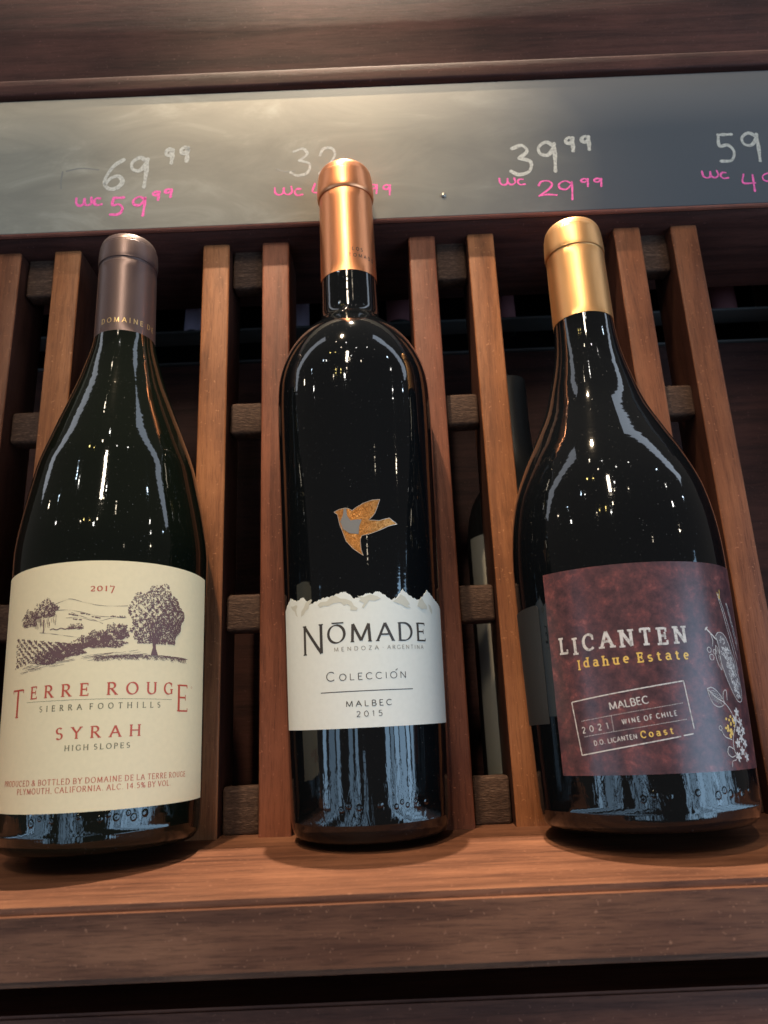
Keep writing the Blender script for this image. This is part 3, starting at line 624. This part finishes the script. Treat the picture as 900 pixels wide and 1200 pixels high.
# --- sloping bottle on the left, cream label
lb, lr = bottle('sloping dark bottle on the left with plum capsule and cream landscape label', -109.3, 11.0, 0.0,
    [(6, .1), (3, 16), (0.3, 30), None, (.3, 30), (0, 33), (1.2, 36.2), (4, 38.3), (9, 39.2), None, (9, 39.2), (18.6, 39.6), (70, 40.3), (111, 40.8), (122.5, 40.7), (136, 39.1), (151, 36.5), (163, 34.1), (177.5, 29.6), (192, 24.7), (206, 20), (217, 16.9), (224, 15.2), (230, 14.1)], M['glass_green'], 2.0, .0155)
cap = capsule(lb, [(228.4, 13.8), (228.5, 14.35), None, (228.5, 14.35), (250, 14.1), (268.2, 13.9), None, (268.2, 13.9), (268.5, 13.7), (269.6, 13.75), (270, 14.2), None, (270, 14.2), (272, 14.35), (277, 14.2), (279.5, 14), None, (279.5, 14), (279.9, 13.8), (280.2, 13.85), None, (280.2, 13.85), (282.5, 13.1), (284, 12), (284.7, 10.4), (285, .05)], M['plum'])
p = Print(); p.text('DOMAINE DE', -7.2, 20.5, 236.9, 2.5, 0, .13, .06, .09, 1.05); p.build('capsule_lettering', [M['pr_gold']], cap, wrap(lambda v: 14.25, LV), .07)
lab = sheet('front_label', -42, 63.6, lambda x: 21.3 + .0003 * (x - 11) ** 2, lambda x: 114.2 - .00055 * (x - 11) ** 2, lr, M['cream'], lb, LV, .12, 180, 14)
p = Print()
p.text('2017', 5.8, 14.7, 102.0, 2.9, 0, .16, .07, .12, 1.15, old=True)
p.build('vintage_lettering', [M['ink_red']], lab, wrap(lr, LV), .17)
p = Print()
def rr(s, x0, x1, y, c, **k): p.text(s, x0, x1, y, c, 0, **k)
rr('ERRE ROUG', -16.2, 39.7, 62.4, 4.35, thick=.185, thin=.075, serif=.15, wf=1.22, sp=.6)
rr('T', -27.0, -19.6, 56.1, 10, thick=.115, thin=.042, serif=.09, wf=1.1); rr('E', 42.3, 50.0, 56.0, 10, thick=.115, thin=.042, serif=.09, wf=1.15)
p.stroke(arc(51.2, 65.4, .35, .35, 0, 360, 10), .1)
p.build('title_lettering', [M['ink_red']], lab, wrap(lr, LV), .17)
p = Print()
rr('SYRAH', -4.2, 26.2, 47.0, 4.0, thick=.185, thin=.075, serif=.15, wf=1.25)
p.build('grape_lettering', [M['ink_red']], lab, wrap(lr, LV), .17)
p = Print()
rr('PRODUCED & BOTTLED BY DOMAINE DE LA TERRE ROUGE', -28.5, 48.0, 31.3, 1.9, y1=31.0, thick=.13, thin=.07, serif=.1, wf=1.04, sp=.34)
rr('PLYMOUTH, CALIFORNIA. ALC. 14.5% BY VOL.', -19.8, 40.0, 28.4, 1.9, y1=28.2, thick=.13, thin=.07, serif=.1, wf=1.04, sp=.34)
p.build('producer_lettering', [M['ink_red']], lab, wrap(lr, LV), .17)
p = Print()
p.text('SIERRA FOOTHILLS', -11.6, 34.1, 57.3, 2.0, 0, .15, .08, .12, 1.1); p.text('HIGH SLOPES', -.5, 22.5, 42.8, 1.85, 0, .16, .08, .12, 1.2)
p.stroke([(-18, 61.2), (10, 60.9), (39.4, 60.3)], .12)
p.build('dark_lettering', [M['ink_olive']], lab, wrap(lr, LV), .17)
# engraved landscape
p = Print()
def leafy(cx, cy, rx, ry, n, s, bottom=-1.0, wob=.12):
    for _ in range(n):
        a = random.random() * 2 * math.pi; q = math.sqrt(random.random())
        e = 1 + wob * math.sin(a * 5 + cx) + wob * .6 * math.sin(a * 11)
        x, y = cx + rx * q * e * math.cos(a), cy + ry * q * e * math.sin(a)
        if y < cy + ry * bottom: continue
        lump = math.sin(x * 1.9 + cy) * math.sin(y * 1.6 + cx * .7)
        lit = (cx + rx * .2 - x) / rx * .5 + (y - cy) / ry * .5 + lump * .5
        if random.random() < .35 * max(0, -lit + .55) + .25 or lit < .1:
            p.blob(x, y, s * random.uniform(.5, 1.2), s * random.uniform(.3, .6), 0, 5, random.random() * 3)
leafy(32.3, 92.2, 12.0, 13.0, 5600, .42, -.8, .08)
for k in range(26):
    a = math.radians(60 + 60 * random.random()); x = 30.8 + random.uniform(-.4, .4)
    p.stroke([(x, 80.5), (x + math.cos(a) * 5, 80.5 + math.sin(a) * 6), (x + math.cos(a) * 9 + random.uniform(-1, 1), 81 + math.sin(a) * 11)], .16)
p.fill([(29.5, 77.4), (30.2, 80), (30.1, 83), (31.4, 83), (31.5, 80), (32.6, 77.2)], 0, .15)
for k in range(420):
    x = random.uniform(8, 47); t = (x - 27) / 20
    p.stroke([(x, 77.4 - t * t * .6 - random.random() ** 2 * 2.2), (x + random.uniform(.5, 1.6), 77.4 - t * t * .6 - random.random() ** 2 * 2.2 - .1)], .13)
leafy(16, 85.8, 4.6, 3.6, 1200, .36, -.8); leafy(9.5, 83.8, 4.2, 3.0, 1000, .36, -.8); leafy(5, 82.3, 4.5, 2.4, 800, .36); leafy(12.5, 81.5, 7, 1.6, 800, .34)
leafy(-2, 79.6, 7, 2.8, 1500, .36); leafy(-10, 77.2, 7, 2.6, 1400, .36)
leafy(2.2, 88.4, 1.7, 1.5, 130, .3, -.7); leafy(-1, 88.4, 1.5, 1.3, 110, .3, -.7)
for k in range(24): p.blob(-9 + k * .55, 87.9 + math.sin(k) * .25, .42, .22)
leafy(-12, 95.5, 5.2, 4.4, 1200, .36, -.6); leafy(-20, 92.5, 4.4, 4.2, 1000, .36, -.6)
for k in range(60):
    x = random.uniform(-17, -6.8); y = random.uniform(90.6, 94); p.stroke([(x, y), (x + .1, y - random.uniform(1, 2.4))], .12)
p.stroke([(-12.4, 92), (-12.1, 88), (-12.4, 86.8)], .5)
hill = lambda pts, w=.16: p.stroke(smooth_pts(pts, 8), lambda t, u: w * (.7 + .5 * math.sin(u * 21)), 0)
hill([(-8, 97.6), (-4, 98.8), (-1.6, 99.3), (4, 97.6), (9, 96.4), (14, 96.0), (20, 96.2)]); hill([(-8, 95.2), (-2, 95), (4, 93.6), (9, 92.2), (14, 91.8), (19.5, 91.6)])
hill([(-3, 92), (3, 91.6), (9, 90.2), (14, 91.3), (19, 91.5)]); hill([(-1, 94), (3, 92.3), (8, 90.6), (11, 89.2)]); hill([(-14, 87.2), (-8, 86.2), (-2, 85), (6, 83.6)])
for k in range(26): p.blob(random.uniform(-2, 19), 0, .01, .01)
for x0, x1, ya, yb in ((-2, 2, 93.3, 92.4), (2.5, 6, 93.4, 92.6), (7, 10, 91.8, 91.2), (12, 19, 91.9, 91.8), (0, 3, 91.2, 90.8)):
    for k in range(14):
        t = random.random(); p.blob(x0 + (x1 - x0) * t, ya + (yb - ya) * t + random.uniform(0, .3), .3, .2)
for k in range(1700):
    u = random.random(); x = -27 + 29 * u; lo = 74.2 + .2 * (x + 27) ; hi = 86.2 - .16 * (x + 27)
    y = random.uniform(min(lo, hi - .4), hi)
    if (math.sin(x * 2.2 + y * 2.6) > -.25): p.blob(x, y, .34, .2, 0, 5, .6)
for k in range(70):
    x = random.uniform(-24, 24); y = 76.4 + .1 * x + random.uniform(-2, .3); p.stroke([(x, y), (x + random.uniform(2, 6), y + .55)], .09)
p.build('landscape_print', [M['ink_plum']], lab, wrap(lr, LV), .17)

# --- broad bottle on the right, maroon label
rb, rr_ = bottle('broad dark bottle on the right with gold capsule and mottled maroon label', 110.5, 15.3, 0.0,
    [(6, .1), (3, 18), (0.3, 33), None, (.3, 33), (0, 36), (1.3, 39.4), (4, 41.2), (9, 42.1), None, (9, 42.1), (21, 42.5), (60, 43.4), (99.7, 44.2), (113, 44), (125.5, 42.9), (138.5, 40.4), (152, 35.6), (166, 29.2), (180.5, 22.9), (195, 18.7), (208, 15.8), (218, 14.5), (226, 14.0)], M['glass'], 2.0)
cap = capsule(rb, [(225.4, 13.8), (225.5, 14.3), None, (225.5, 14.3), (244, 14.15), (262, 14.0), None, (262, 14.0), (262.4, 13.75), (262.9, 13.8), (263.3, 14.35), None, (263.3, 14.35), (265, 14.5), (270, 14.3), (274.4, 14), None, (274.4, 14), (274.7, 13.85), (275, 13.9), None, (275, 13.9), (277.6, 13.2), (279.3, 12), (280, 10.6), (280.3, .05)], M['gold'])
lab = sheet('front_label', -43.6, 50, lambda x: 26.4, lambda x: 102.6 + .0003 * x * x, rr_, M['maroon'], rb, LV, .12, 160, 14)
sheet('back_label', -92, -48.4, lambda x: 45.5, lambda x: 92.2, rr_, mat('grey_brown_paper', (.02, .019, .018), .5), rb, LV, .12, 80, 8, 2.5)
p = Print()
p.text('LICANTEN', -38.2, 9.9, 71.4, 5.7, 0, .2, .13, .19, 1.02, y1=72.0, rough=.5, slab=.13, lift=[0, -1.1, 0, 0, 0, 0, 0, 0])
B = [(-35.7, 52.8), (6.4, 58.2), (8.1, 39.7), (-33.6, 33.6)]
p.stroke(B[:2], .42); p.stroke([B[1], (7.2, 49), (7.9, 41.2)], .38); p.stroke([(7.4, 39.6), (3.6, 39.1)], .42); p.stroke([(2.6, 38.9), B[3]], .42); p.stroke([B[3], B[0]], .42)
p.text('MALBEC', -21, -7.1, 49.2, 2.5, 0, .17, .14, 0, 1.2, y1=50.9)
def dotted(a, b, n):
    for k in range(n):
        t = (k + .5) / n; p.blob(a[0] + (b[0] - a[0]) * t, a[1] + (b[1] - a[1]) * t, .19, .15, 0, 6, .12)
dotted((-32.5, 45.7), (5, 50.4), 62); dotted((-32, 40.1), (5.7, 44.7), 62); dotted((-20.5, 41.7), (-20.8, 47.2), 10)
p.text('2021', -32.4, -22.0, 41.4, 2.05, 0, .16, .14, 0, 1.2, y1=42.7)
p.text('WINE OF CHILE', -17.1, 2.3, 43.9, 1.65, 0, .18, .15, 0, 1.0, y1=46.2)
p.text('D.O. LICANTEN', -28.2, -12.6, 36.9, 1.6, 0, .17, .15, 0, 1.0, y1=38.8)
p.build('white_lettering', [M['pr_white']], lab, wrap(rr_, LV), .17)
p = Print()
p.text('Idahue Estate', -31.2, 9.9, 65.2, 3.2, 0, .19, .15, .18, 1.05, y1=66.1, slab=.12, rough=.25, lift=[-.6] + [0] * 12)
p.build('yellow_lettering', [M['pr_yellow']], lab, wrap(rr_, LV), .17)
p = Print()
p.text('Coast', -11.2, .2, 38.9, 2.2, 0, .2, .16, .16, 1.1, y1=40.0, slab=.12)
p.build('yellow_lettering', [M['pr_yellow']], lab, wrap(rr_, LV), .17)
p = Print()
for q in ((29.5, 91.5), (31.5, 92.6), (31, 90.2)): p.stroke([(30.6, 89), q], .35, caps=True)
p.build('yellow_flowers', [M['pr_yellow']], lab, wrap(rr_, LV), .17)
p = Print()
for k in range(26):
    a = random.random() * 6.28; q = math.sqrt(random.random()); p.blob(24.4 + 3.2 * q * math.cos(a), 42 + 4.2 * q * math.sin(a), .55, .5, 0, 8)
p.build('yellow_flowers', [M['pr_yellow']], lab, wrap(rr_, LV), .17)
# white line drawing of a bird among plants
p = Print(); ln = lambda pts, w=.22: p.stroke(smooth_pts(pts, 6), w, 0, caps=False)
for a, b in (((29.5, 91), (38, 62)), ((30.3, 91), (39.4, 66)), ((35.5, 88), (41.5, 70)), ((36.3, 88), (42.6, 72))): p.stroke([a, b], .28)
ln([(24.2, 74.6), (26, 75.9), (29, 75.6), (31.6, 73), (33.4, 69), (36.4, 63), (38, 56), (36.6, 51), (33, 50.6), (29.4, 54.6), (26.8, 60), (25, 66), (25.2, 70), (24.2, 74.6)], .3)
ln([(19.2, 77.4), (21.4, 75.6), (24.2, 73.2)], .55); ln([(19, 76.6), (20.4, 77.8)], .5); ln([(21.4, 75.6), (22.2, 73), (21.6, 70.6)], .25)
for q, r in (((19.6, 69.3), 1.0), ((20.4, 66.6), 1.1), ((22.4, 68.6), .9)): p.stroke(arc(q[0], q[1], r, r, 0, 360, 14), .22)
ln([(23.4, 71), (22.6, 68), (23.2, 64.6), (24.8, 62), (25.2, 66), (24.4, 69.6), (23.4, 71)], .25); ln([(23.6, 70), (24.2, 66), (24.6, 63)], .15)
p.fill([(24.6, 74.4), (26, 75.6), (29, 75.2), (31.4, 72.8), (33.2, 69), (36.2, 63), (37.6, 56), (36.4, 51.6), (33, 51.2), (29.6, 54.8), (27, 60.2), (25.3, 66), (25.4, 70)], 1)
for k in range(260):   # feathers
    v = random.uniform(52, 70.5); c = 26.2 + (70.5 - v) * .36; x = c + random.uniform(-.6, 5.8) * (1 if v > 56 else .7)
    p.blob(x, v, .5, .24, 0, 6, random.uniform(-1.3, -.5))
for k in range(16): x = random.uniform(25.8, 30); p.blob(x, random.uniform(71.6, 74.4), .35, .3)
ln([(15.8, 55.2), (18, 55.6), (21, 53.6), (23.4, 50), (20.6, 48.6), (17.8, 49.6), (16.4, 52.4), (15.8, 55.2)], .25); ln([(16.2, 54.8), (19.4, 52), (23.4, 50), (26.4, 47), (28.6, 43)], .3)
for k in range(7): t = k / 7; ln([(16.8 + 5 * t, 54.2 - 3.2 * t), (17.6 + 5 * t, 51 - 2 * t)], .12); ln([(16.8 + 5 * t, 54.2 - 3.2 * t), (19 + 4 * t, 54.6 - 3.4 * t)], .12)
ln([(23, 50.6), (23.6, 53.8), (25.4, 54.6), (25.2, 51)], .25)
for cx, cy in ((28.6, 44), (30.4, 46.6), (32, 43), (29.6, 40.2), (33.2, 40), (31, 37.4), (28, 35.6), (33.4, 35.4), (30.4, 32.8), (27.2, 31), (33.2, 30.6)):
    for k in range(5):
        a = k * 1.257 + cx; p.blob(cx + 1.0 * math.cos(a), cy + 1.0 * math.sin(a), .75, .5, 0, 8, a); ln([(cx, cy), (cx + 1.1 * math.cos(a - .35), cy + 1.1 * math.sin(a - .35)), (cx + 1.7 * math.cos(a), cy + 1.7 * math.sin(a)), (cx + 1.1 * math.cos(a + .35), cy + 1.1 * math.sin(a + .35)), (cx, cy)], .2)
ln([(28.6, 43), (25.6, 38), (25, 33.6), (27.6, 29)], .3); ln([(19.6, 40.4), (21, 38.2), (24.4, 37)], .3); p.stroke(arc(19.4, 41.2, .7, .8, 0, 360, 12), .22)
ln([(25, 33.6), (22.4, 34.6), (21.2, 32.6), (23, 31), (25.4, 31.4)], .25); ln([(25.6, 30), (23, 29.4), (22.6, 27.6)], .22)
p.build('bird_drawing', [M['pr_white'], M['pr_dim']], lab, wrap(rr_, LV), .17)

# ------------------------------------------------------------------ bottles glimpsed on the far side of the rack
def far_bottle(label, x, v, w, r, h, lm, tilt=0.0, lv=(.3, .8)):
    b = thing('stored_bottle', label, 'bottle', W(x * MM, v * MM, w * MM), tilt, 'bottles on the far side of the rack')
    pr = densify([(0, .1), (0, r - 3), (1, r - 1), (4, r), None, (4, r), (h * .3, r), (h * .55, r), (h * .6, r * .995), (h * .68, r * .86), (h * .76, r * .5), (h * .82, r * .38), (h, r * .36), None, (h, r * .36), (h, .1)], 4)
    vs, fs = lathe(pr, 48); obj('glass_body', vs, fs, M['dusty'], b, smooth=50)
    sheet('label', -r * 1.3, r * 1.3, lambda q: h * .6 * lv[0], lambda q: h * .6 * lv[1], lambda q: r, lm, b, 0, .15, 40, 4)
pale = mat('pale_grey_label', (.24, .225, .19), .6); mauve = mat('mauve_label', (.7, .52, .66), .6); rose = mat('rose_label', (.38, .14, .15), .6)
far_bottle('bottle with a pale label behind the slats between the tall and the maroon-labelled bottle', 86, 6, -68, 30, 236, pale, 0, (.02, .985))
far_bottle('bottle with a mauve label far behind the slats right of the plum capsule', -119, 321, -135, 6, 70, mauve, -.1, (0.05, .62))
far_bottle('bottle with a pale mauve label far behind the slats left of the copper capsule', -41.5, 321, -135, 5, 70, mauve, 0, (0.05, .66))
far_bottle('bottle with a rose label far behind the slats right of the copper capsule', 27, 321, -135, 9, 70, rose, 0, (0.05, .66))
far_bottle('bottle with a rose label far behind the slats left of the gold capsule', 101, 312, -135, 8, 70, rose, 0, (0.05, .7))
far_bottle('bottle with a rose label far behind the slats at the right edge', 256, 316, -135, 9, 70, rose, 0, (0.05, .7))
